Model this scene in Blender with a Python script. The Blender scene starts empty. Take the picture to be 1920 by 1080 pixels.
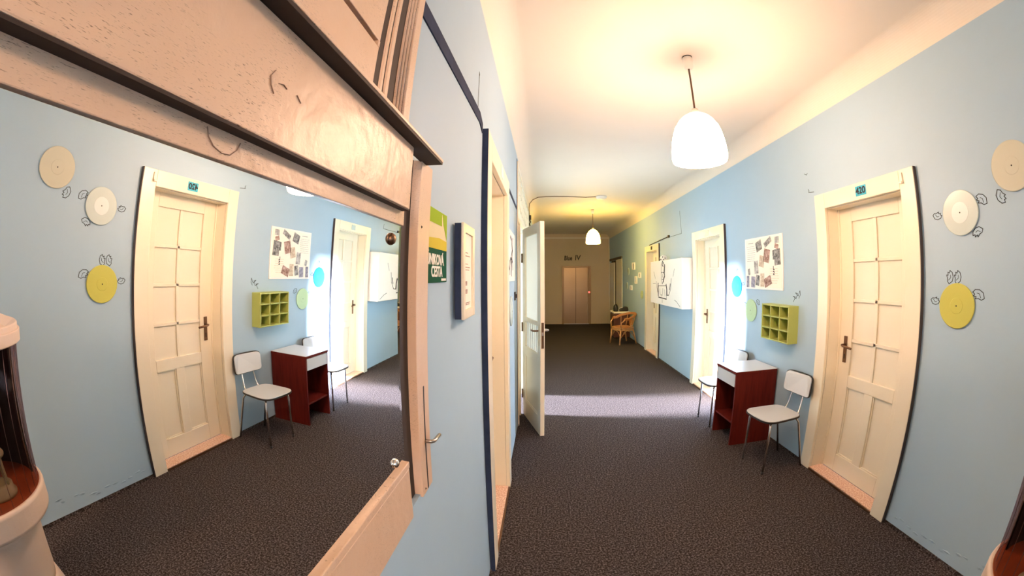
import bpy, bmesh, math, random
from mathutils import Vector, Matrix
random.seed(7)
SC = bpy.context.scene
COL = SC.collection
PI = math.pi

# ------------------------------------------------------------------ camera
# wide fisheye lens; metres; x = across the corridor (0 = left wall face), y = along it, z = up
W = 2.411          # right wall face
HC = 2.93          # ceiling height
HB = 2.77          # top of the blue paint / start of the coved corner
YE = 12.33         # end wall
YB = -5.6          # wall behind the camera
cam = bpy.data.cameras.new('camera')
cam.type = 'PANO'
cam.sensor_width = 36.0; cam.sensor_height = 20.25; cam.sensor_fit = 'HORIZONTAL'
cc = cam if hasattr(cam, 'fisheye_polynomial_k1') else cam.cycles
cc.panorama_type = 'FISHEYE_LENS_POLYNOMIAL'
cc.fisheye_fov = math.radians(200)
S = 1.92 / 36.0
cc.fisheye_polynomial_k0 = 0.0
cc.fisheye_polynomial_k1 = -1.4031341 * S
cc.fisheye_polynomial_k2 = 0.0
cc.fisheye_polynomial_k3 = 0.043647982 * S ** 3
cc.fisheye_polynomial_k4 = 0.036069019 * S ** 4
cam.shift_x = -0.014367
cam.shift_y = -0.027277
cam.clip_start = 0.01
CAM = bpy.data.objects.new('camera', cam); COL.objects.link(CAM)
yaw, pitch, roll = 0.045926554, 0.012338507, -0.003568194
f = Vector((-math.sin(yaw) * math.cos(pitch), math.cos(yaw) * math.cos(pitch), math.sin(pitch)))
r = Vector((math.cos(yaw), math.sin(yaw), 0)); u = r.cross(f)
r2 = r * math.cos(roll) + u * math.sin(roll); u2 = u * math.cos(roll) - r * math.sin(roll)
M = Matrix((r2, u2, -f)).transposed().to_4x4(); M.translation = (0.26735, 0.0, 1.5382)
CAM.matrix_world = M
SC.camera = CAM

# ------------------------------------------------------------------ light
LAMP1 = dict(col=(1.0, 0.61, 0.395), glow=84.0, crown=7.0)   # radiance of the opal glass and of its thicker crown
LAMP2 = dict(col=(1.0, 0.59, 0.11), glow=88.0, crown=24.0)
FILL_LAMP = dict(col=(1.0, 0.61, 0.395), glow=380.0, crown=25.0)      # added pendant, unseen behind the camera, as strong fill light
SUN_E = 108.0
SKY_E = 8.5
EXPOSURE = 0.06
wd = bpy.data.worlds.new('world'); SC.world = wd; wd.use_nodes = True
bg = wd.node_tree.nodes['Background']
bg.inputs[0].default_value = (0.36, 0.78, 1.1, 1); bg.inputs[1].default_value = SKY_E
sun = bpy.data.lights.new('sun', 'SUN'); sun.energy = SUN_E; sun.angle = math.radians(9); sun.color = (0.86, 0.86, 1.0)
SUN = bpy.data.objects.new('sun', sun); COL.objects.link(SUN)
SUN.rotation_euler = Vector((0.95, -0.11, -0.21)).to_track_quat('-Z', 'Y').to_euler()
SUN.location = (-6, 5, 4)
vs = SC.view_settings
vs.view_transform = 'Standard'; vs.look = 'None'; vs.exposure = EXPOSURE; vs.gamma = 1.0; vs.use_curve_mapping = False
try:
    SC.cycles.use_denoising = True
    SC.cycles.max_bounces = 10; SC.cycles.diffuse_bounces = 5; SC.cycles.glossy_bounces = 5
    SC.cycles.sample_clamp_indirect = 0.0
    SC.cycles.caustics_reflective = False; SC.cycles.caustics_refractive = False
except Exception:
    pass

# ------------------------------------------------------------------ materials
MATS = {}
def mat(name, col, rough=0.5, metal=0.0, noise=None, bump=None, spec=0.5, **kw):
    """noise=(scale, amount, colour2); bump=(scale, strength)"""
    m = bpy.data.materials.new(name); m.use_nodes = True
    nt = m.node_tree; b = nt.nodes['Principled BSDF']
    b.inputs['Base Color'].default_value = (*col, 1); b.inputs['Roughness'].default_value = rough
    b.inputs['Metallic'].default_value = metal; b.inputs['Specular IOR Level'].default_value = spec
    tc = None
    if noise or bump:
        tc = nt.nodes.new('ShaderNodeTexCoord')
    if noise:
        t = nt.nodes.new('ShaderNodeTexNoise'); t.inputs['Scale'].default_value = noise[0]
        t.inputs['Detail'].default_value = 6; t.inputs['Roughness'].default_value = kw.get('nrough', 0.6)
        if kw.get('stretch'):
            mp = nt.nodes.new('ShaderNodeMapping'); mp.inputs['Scale'].default_value = kw['stretch']
            nt.links.new(tc.outputs['Object'], mp.inputs['Vector']); nt.links.new(mp.outputs[0], t.inputs['Vector'])
        else:
            nt.links.new(tc.outputs['Object'], t.inputs['Vector'])
        rp = nt.nodes.new('ShaderNodeValToRGB')
        lo, hi = kw.get('ramp', (0.35, 0.68))
        rp.color_ramp.elements[0].position = lo; rp.color_ramp.elements[1].position = hi
        rp.color_ramp.elements[0].color = (*col, 1)
        c2 = noise[2]; a = noise[1]
        rp.color_ramp.elements[1].color = (*[col[i] * (1 - a) + c2[i] * a for i in range(3)], 1)
        nt.links.new(t.outputs['Fac'], rp.inputs['Fac']); nt.links.new(rp.outputs['Color'], b.inputs['Base Color'])
    if bump:
        t2 = nt.nodes.new('ShaderNodeTexNoise'); t2.inputs['Scale'].default_value = bump[0]; t2.inputs['Detail'].default_value = 8
        nt.links.new(tc.outputs['Object'], t2.inputs['Vector'])
        bp = nt.nodes.new('ShaderNodeBump'); bp.inputs['Strength'].default_value = bump[1]; bp.inputs['Distance'].default_value = kw.get('dist', 0.01)
        nt.links.new(t2.outputs['Fac'], bp.inputs['Height']); nt.links.new(bp.outputs[0], b.inputs['Normal'])
    if 'emit' in kw:
        b.inputs['Emission Color'].default_value = (*kw['emit'][0], 1); b.inputs['Emission Strength'].default_value = kw['emit'][1]
    if 'trans' in kw: b.inputs['Transmission Weight'].default_value = kw['trans']
    if 'coat' in kw: b.inputs['Coat Weight'].default_value = kw['coat']
    MATS[name] = m
    return m

mat('wall_blue', (0.35, 0.505, 0.635), 0.6, noise=(1.3, 0.5, (0.385, 0.535, 0.655)), bump=(9.0, 0.25), dist=0.006)
mat('wall_beige', (0.60, 0.50, 0.36), 0.6, noise=(2, 0.5, (0.55, 0.46, 0.33)), bump=(14, 0.2))
mat('plaster_white', (0.74, 0.69, 0.60), 0.7, noise=(1.1, 0.5, (0.70, 0.65, 0.57)), bump=(10, 0.12))
mat('carpet', (0.024, 0.020, 0.020), 1.0, noise=(88, 1.0, (0.25, 0.212, 0.212)), bump=(260, 0.35), spec=0.05, ramp=(0.47, 0.70), nrough=0.78)
mat('cream_paint', (0.79, 0.735, 0.59), 0.32, noise=(3.5, 0.4, (0.76, 0.70, 0.56)), bump=(40, 0.06))
mat('cream_pane', (0.80, 0.745, 0.60), 0.18, noise=(2.0, 0.5, (0.82, 0.77, 0.64)), bump=(4, 0.08))
mat('flank_shade', (0.045, 0.035, 0.035), 0.6)
mat('navy_paint', (0.022, 0.035, 0.075), 0.8, spec=0.15, noise=(8, 0.5, (0.05, 0.07, 0.13)))
mat('terrazzo', (0.62, 0.36, 0.26), 0.35, noise=(90, 1.0, (0.85, 0.66, 0.52)), ramp=(0.45, 0.6))
mat('brown_paint', (0.66, 0.475, 0.34), 0.36, noise=(6, 0.6, (0.70, 0.51, 0.37)), bump=(34, 0.5), dist=0.004)
def flecks(name):
    # short dark cracks along the grain of the old paint
    nt = MATS[name].node_tree; b = nt.nodes['Principled BSDF']
    tc = nt.nodes.new('ShaderNodeTexCoord'); mp = nt.nodes.new('ShaderNodeMapping'); mp.inputs['Scale'].default_value = (90, 85, 640)
    n1 = nt.nodes.new('ShaderNodeTexNoise'); n1.inputs['Scale'].default_value = 2.2; n1.inputs['Detail'].default_value = 3
    n2 = nt.nodes.new('ShaderNodeTexNoise'); n2.inputs['Scale'].default_value = 7.0; n2.inputs['Detail'].default_value = 2
    r1 = nt.nodes.new('ShaderNodeMapRange'); r1.inputs[1].default_value = 0.60; r1.inputs[2].default_value = 0.74
    r2_ = nt.nodes.new('ShaderNodeMapRange'); r2_.inputs[1].default_value = 0.42; r2_.inputs[2].default_value = 0.56
    ml = nt.nodes.new('ShaderNodeMath'); ml.operation = 'MULTIPLY'
    mx = nt.nodes.new('ShaderNodeMix'); mx.data_type = 'RGBA'; mx.inputs[7].default_value = (0.16, 0.10, 0.07, 1)
    nt.links.new(tc.outputs['Object'], mp.inputs[0]); nt.links.new(mp.outputs[0], n1.inputs['Vector']); nt.links.new(tc.outputs['Object'], n2.inputs['Vector'])
    nt.links.new(n1.outputs['Fac'], r1.inputs[0]); nt.links.new(n2.outputs['Fac'], r2_.inputs[0])
    nt.links.new(r1.outputs[0], ml.inputs[0]); nt.links.new(r2_.outputs[0], ml.inputs[1]); nt.links.new(ml.outputs[0], mx.inputs[0])
    src = b.inputs['Base Color'].links[0].from_socket
    nt.links.new(src, mx.inputs[6]); nt.links.new(mx.outputs[2], b.inputs['Base Color'])
flecks('brown_paint')
mat('brown_dark', (0.045, 0.032, 0.027), 0.6, noise=(9, 0.5, (0.06, 0.043, 0.036)), spec=0.2)  # dark brown; on the mirror unit it also stands in for shade
mat('paint_crack', (0.26, 0.17, 0.12), 0.6)
mat('black', (0.012, 0.012, 0.013), 0.5)
mat('ink', (0.02, 0.022, 0.03), 0.8)
mat('white_paint', (0.85, 0.83, 0.79), 0.4)
mat('white_laminate', (0.56, 0.60, 0.63), 0.28)
mat('chrome', (0.72, 0.70, 0.68), 0.18, 1.0)
mat('bronze', (0.20, 0.12, 0.075), 0.35, 0.9)
mat('steel', (0.45, 0.42, 0.40), 0.3, 0.9)
mat('mahogany', (0.080, 0.008, 0.006), 0.42, noise=(5, 0.8, (0.14, 0.017, 0.010)), stretch=(6, 6, 0.6), spec=0.12)
mat('green_paint', (0.36, 0.42, 0.10), 0.45, noise=(5, 0.4, (0.40, 0.46, 0.13)))
mat('record_yellow', (0.50, 0.51, 0.10), 0.30, bump=(60, 0.05))
mat('record_blue', (0.02, 0.36, 0.72), 0.3)
mat('record_pale_green', (0.46, 0.66, 0.42), 0.3)
mat('record_white', (0.50, 0.61, 0.60), 0.22)
mat('record_label', (0.60, 0.69, 0.69), 0.3)
mat('record_cream', (0.52, 0.53, 0.43), 0.28)
mat('paper', (0.88, 0.84, 0.74), 0.7)
mat('paper_white', (0.85, 0.84, 0.80), 0.6)
mat('blue_plate', (0.05, 0.42, 0.58), 0.35)
mat('sign_green', (0.005, 0.085, 0.045), 0.8, spec=0.1)
mat('sign_lime', (0.32, 0.48, 0.03), 0.8, spec=0.1)
mat('sign_cream', (0.74, 0.66, 0.42), 0.8, spec=0.1)
mat('sign_yellow', (0.62, 0.52, 0.06), 0.8, spec=0.1)
mat('sign_white', (0.85, 0.85, 0.8), 0.4)
mat('beige_plastic', (0.66, 0.52, 0.42), 0.38, bump=(120, 0.08))
mat('wood_orange', (0.42, 0.12, 0.035), 0.35, noise=(4, 0.6, (0.3, 0.08, 0.02)), stretch=(1, 8, 1))
mat('lantern_green', (0.40, 0.50, 0.27), 0.45)
mat('rattan', (0.50, 0.21, 0.06), 0.45, noise=(60, 0.8, (0.28, 0.10, 0.025)), bump=(140, 0.6))
mat('rattan_pole', (0.60, 0.32, 0.12), 0.4, noise=(20, 0.6, (0.42, 0.19, 0.06)))
mat('dark_wood', (0.09, 0.03, 0.018), 0.4, noise=(6, 0.5, (0.14, 0.05, 0.03)))
mat('lift_metal', (0.36, 0.25, 0.16), 0.34, 0.35, noise=(3, 0.4, (0.40, 0.28, 0.18)))
mat('lift_frame', (0.30, 0.20, 0.12), 0.4, 0.2)
mat('red_light', (0.8, 0.05, 0.04), 0.4, emit=((1.0, 0.06, 0.05), 5.0))
mat('leather_black', (0.012, 0.012, 0.013), 0.38, bump=(60, 0.2))
mat('cord_brown', (0.10, 0.055, 0.03), 0.6)
mat('sensor_white', (0.8, 0.78, 0.72), 0.4)
def g(c): return (c, c, c * 0.98)
mat('photo_dark', g(0.05), 0.5, noise=(38, 1.0, g(0.45)))
mat('photo_grey', g(0.20), 0.5, noise=(30, 1.0, g(0.60)))
mat('photo_brown', (0.16, 0.06, 0.035), 0.5, noise=(34, 1.0, (0.62, 0.45, 0.38)))
mat('photo_tan', (0.40, 0.30, 0.20), 0.5, noise=(34, 1.0, (0.75, 0.66, 0.52)))
mat('photo_slate', (0.10, 0.10, 0.16), 0.5, noise=(30, 1.0, (0.5, 0.5, 0.6)))

def mat_mirror():
    m = mat('mirror_silver', (0.98, 0.98, 0.98), 0.0, 1.0); return m
mat_mirror()
def mat_glow(name, col, st):
    m = bpy.data.materials.new(name); m.use_nodes = True; nt = m.node_tree; nt.nodes.clear()
    e = nt.nodes.new('ShaderNodeEmission'); o = nt.nodes.new('ShaderNodeOutputMaterial')
    e.inputs[0].default_value = (*col, 1); e.inputs[1].default_value = st
    nt.links.new(e.outputs[0], o.inputs[0]); MATS[name] = m
mat_glow('glow_near', LAMP1['col'], LAMP1['glow']); mat_glow('glow_near_crown', LAMP1['col'], LAMP1['crown'])
mat_glow('glow_back', FILL_LAMP['col'], FILL_LAMP['glow']); mat_glow('glow_back_crown', FILL_LAMP['col'], FILL_LAMP['crown'])
mat_glow('glow_far', LAMP2['col'], LAMP2['glow']); mat_glow('glow_far_crown', LAMP2['col'], LAMP2['crown'])
def mat_frost(name, col, tr=0.75):
    m = bpy.data.materials.new(name); m.use_nodes = True; nt = m.node_tree; nt.nodes.clear()
    d = nt.nodes.new('ShaderNodeBsdfDiffuse'); t = nt.nodes.new('ShaderNodeBsdfTranslucent'); gl = nt.nodes.new('ShaderNodeBsdfGlossy')
    mx = nt.nodes.new('ShaderNodeMixShader'); mx2 = nt.nodes.new('ShaderNodeMixShader'); o = nt.nodes.new('ShaderNodeOutputMaterial')
    d.inputs[0].default_value = (*col, 1); t.inputs[0].default_value = (*col, 1); gl.inputs[1].default_value = 0.25
    mx.inputs[0].default_value = tr; mx2.inputs[0].default_value = 0.06
    nt.links.new(d.outputs[0], mx.inputs[1]); nt.links.new(t.outputs[0], mx.inputs[2])
    nt.links.new(mx.outputs[0], mx2.inputs[1]); nt.links.new(gl.outputs[0], mx2.inputs[2]); nt.links.new(mx2.outputs[0], o.inputs[0]); MATS[name] = m
mat_frost('frosted_glass', (0.92, 0.95, 0.90))
mat_frost('rough_glass', (0.22, 0.22, 0.19))
def mat_smoke(name, col, gloss=0.10):
    m = bpy.data.materials.new(name); m.use_nodes = True; nt = m.node_tree; nt.nodes.clear()
    t = nt.nodes.new('ShaderNodeBsdfTransparent'); gl = nt.nodes.new('ShaderNodeBsdfGlossy'); mx = nt.nodes.new('ShaderNodeMixShader'); o = nt.nodes.new('ShaderNodeOutputMaterial')
    t.inputs[0].default_value = (*col, 1); gl.inputs[0].default_value = (0.9, 0.85, 0.85, 1); gl.inputs[1].default_value = 0.05; mx.inputs[0].default_value = gloss
    nt.links.new(t.outputs[0], mx.inputs[1]); nt.links.new(gl.outputs[0], mx.inputs[2]); nt.links.new(mx.outputs[0], o.inputs[0]); MATS[name] = m
mat_smoke('smoked_glass', (0.62, 0.47, 0.48), 0.05)
mat_smoke('clear_glass', (0.93, 0.95, 0.93), 0.06)

# ------------------------------------------------------------------ mesh helpers
class MB:
    def __init__(s): s.v = []; s.f = []; s.sm = []
    def quad(s, pts, smooth=False):
        n = len(s.v); s.v += [tuple(p) for p in pts]; s.f.append(tuple(range(n, n + len(pts)))); s.sm.append(smooth); return s
    def box(s, x0, x1, y0, y1, z0, z1):
        x0, x1 = min(x0, x1), max(x0, x1); y0, y1 = min(y0, y1), max(y0, y1); z0, z1 = min(z0, z1), max(z0, z1)
        n = len(s.v)
        s.v += [(x0, y0, z0), (x1, y0, z0), (x1, y1, z0), (x0, y1, z0), (x0, y0, z1), (x1, y0, z1), (x1, y1, z1), (x0, y1, z1)]
        for q in ((0, 3, 2, 1), (4, 5, 6, 7), (0, 1, 5, 4), (1, 2, 6, 5), (2, 3, 7, 6), (3, 0, 4, 7)):
            s.f.append(tuple(n + i for i in q)); s.sm.append(False)
        return s
    def prism(s, poly, axis, a, b, smooth=False):
        """poly in the two other axes (cyclic order), extruded along axis from a to b"""
        n = len(s.v); k = len(poly)
        def P(p, t): return {'x': (t, p[0], p[1]), 'y': (p[0], t, p[1]), 'z': (p[0], p[1], t)}[axis]
        s.v += [P(p, a) for p in poly] + [P(p, b) for p in poly]
        s.f.append(tuple(range(n + k - 1, n - 1, -1))); s.sm.append(False)
        s.f.append(tuple(range(n + k, n + 2 * k))); s.sm.append(False)
        for i in range(k):
            j = (i + 1) % k
            s.f.append((n + i, n + j, n + k + j, n + k + i)); s.sm.append(smooth)
        return s
    def tube(s, pts, rad, n=8, closed=False, radii=None):
        pts = [Vector(p) for p in pts]; k = len(pts); base = len(s.v); prev = None
        for i, p in enumerate(pts):
            if closed: d = pts[(i + 1) % k] - pts[i - 1]
            else: d = pts[min(i + 1, k - 1)] - pts[max(i - 1, 0)]
            d.normalize()
            if prev is None:
                a = d.orthogonal().normalized()
            else:
                a = prev - d * prev.dot(d)
                a = a.normalized() if a.length > 1e-6 else d.orthogonal().normalized()
            prev = a; b = d.cross(a); R = radii[i] if radii else rad
            for j in range(n):
                t = 2 * PI * j / n; q = p + a * (R * math.cos(t)) + b * (R * math.sin(t)); s.v.append(tuple(q))
        for i in range(k if closed else k - 1):
            for j in range(n):
                i2 = (i + 1) % k; j2 = (j + 1) % n
                s.f.append((base + i * n + j, base + i * n + j2, base + i2 * n + j2, base + i2 * n + j)); s.sm.append(True)
        if not closed:
            s.f.append(tuple(base + j for j in range(n - 1, -1, -1))); s.sm.append(False)
            s.f.append(tuple(base + (k - 1) * n + j for j in range(n))); s.sm.append(False)
        return s
    def lathe(s, prof, n=32, c=(0, 0), caps=True, smooth=True, flat=()):
        base = len(s.v); k = len(prof)
        for (R, z) in prof:
            for j in range(n):
                t = 2 * PI * j / n; s.v.append((c[0] + R * math.cos(t), c[1] + R * math.sin(t), z))
        for i in range(k - 1):
            for j in range(n):
                j2 = (j + 1) % n
                s.f.append((base + i * n + j, base + i * n + j2, base + (i + 1) * n + j2, base + (i + 1) * n + j)); s.sm.append(smooth and i not in flat)
        if caps:
            s.f.append(tuple(base + j for j in range(n - 1, -1, -1))); s.sm.append(False)
            s.f.append(tuple(base + (k - 1) * n + j for j in range(n))); s.sm.append(False)
        return s
    def xf(s, M):
        s.v = [tuple(M @ Vector(p)) for p in s.v]; return s
    def mesh(s, name):
        me = bpy.data.meshes.new(name); me.from_pydata(s.v, [], s.f)
        me.polygons.foreach_set('use_smooth', s.sm); me.update(); return me
    def build(s, name, m, parent=None, bevel=0.0, loc=None, label=None):
        me = s.mesh(name); me.materials.append(MATS[m])
        bm = bmesh.new(); bm.from_mesh(me); bmesh.ops.recalc_face_normals(bm, faces=bm.faces); bm.to_mesh(me); bm.free()
        return link(name, me, parent, bevel, loc, label)
def link(name, me, parent=None, bevel=0.0, loc=None, label=None):
    o = bpy.data.objects.new(name, me); COL.objects.link(o); o.parent = parent
    if loc: o.location = loc
    if bevel:
        b = o.modifiers.new('bevel', 'BEVEL'); b.width = bevel; b.segments = 2; b.limit_method = 'ANGLE'; b.angle_limit = math.radians(50)
    if label: o['label'] = label
    return o
def tag(o, label, cat, group=None, kind=None):
    o['label'] = label; o['category'] = cat
    if group: o['group'] = group
    if kind: o['kind'] = kind
    return o
def empty(name, loc, rot=(0, 0, 0)):
    o = bpy.data.objects.new(name, None); COL.objects.link(o); o.location = loc; o.rotation_euler = rot; o.empty_display_size = 0.05; return o
def copy_tree(o, parent=None):
    c = o.copy(); COL.objects.link(c); c.parent = parent
    for ch in list(o.children): copy_tree(ch, c)
    return c
def text_mesh(body, size, bold=0.0, depth=0.0005, shear=0.0, space=1.0):
    cu = bpy.data.curves.new('lettering', 'FONT'); cu.body = body; cu.size = size; cu.offset = bold; cu.extrude = depth
    cu.align_x = 'CENTER'; cu.align_y = 'CENTER'; cu.shear = shear; cu.space_character = space; cu.resolution_u = 4
    o = bpy.data.objects.new('lettering', cu); COL.objects.link(o)
    dg = bpy.context.evaluated_depsgraph_get(); dg.update()
    me = bpy.data.meshes.new_from_object(o.evaluated_get(dg)); bpy.data.objects.remove(o); bpy.data.curves.remove(cu)
    return me
def lettering(name, body, size, m, parent, loc, rot, sx=1.0, **kw):
    me = text_mesh(body, size, **kw); me.materials.clear(); me.materials.append(MATS[m])
    o = link(name, me, parent, loc=loc); o.rotation_euler = rot; o.scale = (sx, 1, 1); return o
# text lies in its xy plane; stand it up on a wall
ROT_RIGHT = (PI / 2, 0, -PI / 2)     # reads when facing +x
ROT_LEFT = (PI / 2, 0, PI / 2)       # reads when facing -x
ROT_END = (PI / 2, 0, 0)
ROT_FACE = (PI / 2, 0, 0)            # inside a door's own frame

# ------------------------------------------------------------------ the shell
def wall_mesh(x0, x1, ya, yb, z1, holes):
    """box pieces around holes given as (y0, y1, z0, z1)"""
    mb = MB(); ys = sorted({ya, yb, *[h[0] for h in holes], *[h[1] for h in holes]})
    for a, b in zip(ys[:-1], ys[1:]):
        hs = sorted([h for h in holes if h[0] <= a + 1e-6 and h[1] >= b - 1e-6], key=lambda h: h[2])
        z = 0.0
        for h in hs:
            if h[2] > z + 1e-6: mb.box(x0, x1, a, b, z, h[2])
            z = h[3]
        if z < z1 - 1e-6: mb.box(x0, x1, a, b, z, z1)
    return mb
D420 = (1.593, 2.345); DR2 = (4.265, 5.045); DR3 = (6.945, 7.685); DR4 = (10.33, 12.25)
DL1 = (1.72, 2.49); PART = (3.73, 6.42); OPEN = (4.10, 4.84)
HD = 2.034
fl = MB().box(-2.6, W + 0.3, YB - 0.1, YE + 0.3, -0.05, 0.0).build('floor', 'carpet')
tag(fl, 'dark speckled brown-black carpet covering the corridor floor', 'floor', kind='structure')
ce = MB().box(-2.6, W + 0.3, YB - 0.1, YE + 0.3, HC, HC + 0.05).build('ceiling', 'plaster_white')
tag(ce, 'warm white plaster ceiling above the corridor', 'ceiling', kind='structure')
wr = wall_mesh(W, W + 0.135, YB, YE, HB, [(*D420, 0, HD), (*DR2, 0, HD), (*DR3, 0, HD), (*DR4, 0, 2.03)]).build('wall_right', 'wall_blue')
tag(wr, 'blue painted right wall with records and doors', 'wall', kind='structure')
wl = wall_mesh(-0.135, 0.0, YB, YE, HB, [(*DL1, 0, 2.085), (*PART, 0, 2.715), (-0.9, 0.725, 1.062, 1.77), (-0.9, 0.56, 1.77, 2.2)]).build('wall_left', 'wall_blue')
tag(wl, 'blue painted left wall behind the mirror', 'wall', kind='structure')
we = MB().box(-0.2, W + 0.2, YE, YE + 0.12, 0, HC).build('wall_end', 'wall_beige')
tag(we, 'beige end wall around the lift doors', 'wall', kind='structure')
wb = MB().box(-0.2, W + 0.2, YB - 0.12, YB, 0, HC).build('wall_back', 'wall_blue')
tag(wb, 'blue wall behind the camera', 'wall', kind='structure')
for nm, xa, xb, segs in (('right', W - 0.006, W, ((YB, 1.468), (2.47, 4.14), (5.17, 6.82), (7.81, 10.26))), ('left', 0.0, 0.006, ((YB, 1.59), (2.615, 3.725), (6.43, YE)))):
    mb = MB()
    for a, b in segs: mb.box(xa, xb, a, b, 0.0, 0.022)
    o = mb.build('baseboard_' + nm, 'carpet'); tag(o, 'thin dark carpet skirting along the foot of the %s wall' % nm, 'skirting', kind='structure')
# coved corners
def cove_poly(xw, sgn):
    R = HC - HB
    pts = [(xw, HB)]
    for i in range(1, 17):
        t = i / 16 * PI / 2
        pts.append((xw - sgn * (R * (1 - math.cos(t))) * 1.0, HB + R * math.sin(t)))
    pts.append((xw + sgn * 0.13, HC)); pts.append((xw + sgn * 0.13, HB))
    return pts
for i, (xw, sg) in enumerate(((W, 1), (0.0, -1))):
    o = MB().prism([(p[0], p[1]) for p in cove_poly(xw, sg)], 'y', YB, YE).build('trim_%d' % (i + 1), 'plaster_white')
    tag(o, ('cream coved corner running above the right blue wall', 'cream coved corner running above the left wall')[i], 'trim', kind='structure')
o = MB().box(0, W, YE - 0.02, YE, 2.77, 2.83).build('trim_3', 'plaster_white')
tag(o, 'pale moulding strip across the top of the end wall', 'trim', kind='structure')
o = MB().box(W - 0.03, W, YE - 0.03, YE, 0, 2.77).build('trim_4', 'plaster_white')
tag(o, 'thin pale vertical strip in the far right corner', 'trim', kind='structure')
# side room behind the glazed doorway, with a tall window to the daylight
XR = -2.3
o = wall_mesh(XR - 0.12, XR, 3.35, 6.75, HC, [(3.60, 5.75, 0.25, 2.45)]).build('wall_side_room_outer', 'plaster_white')
tag(o, 'white outer wall of the side room with its tall window', 'wall', kind='structure')
o = MB().box(XR, -0.135, 3.23, 3.35, 0, HC).build('wall_side_room_near', 'plaster_white'); tag(o, 'near white wall of the side room', 'wall', kind='structure')
o = MB().box(XR, -0.135, 6.75, 6.87, 0, HC).build('wall_side_room_far', 'plaster_white'); tag(o, 'far white wall of the side room', 'wall', kind='structure')
win = empty('window_2', (XR - 0.06, 4.675, 0.25)); tag(win, 'tall white framed window in the side room', 'window', kind='structure')
for a, b, c, d in ((-1.075, -1.015, 0, 2.2), (1.015, 1.075, 0, 2.2)): MB().box(-0.03, 0.03, a, b, c, d).build('frame_post', 'white_paint', win)
for c, d in ((0, 0.06), (2.14, 2.2)): MB().box(-0.03, 0.03, -1.015, 1.015, c, d).build('frame_rail', 'white_paint', win)

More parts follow.
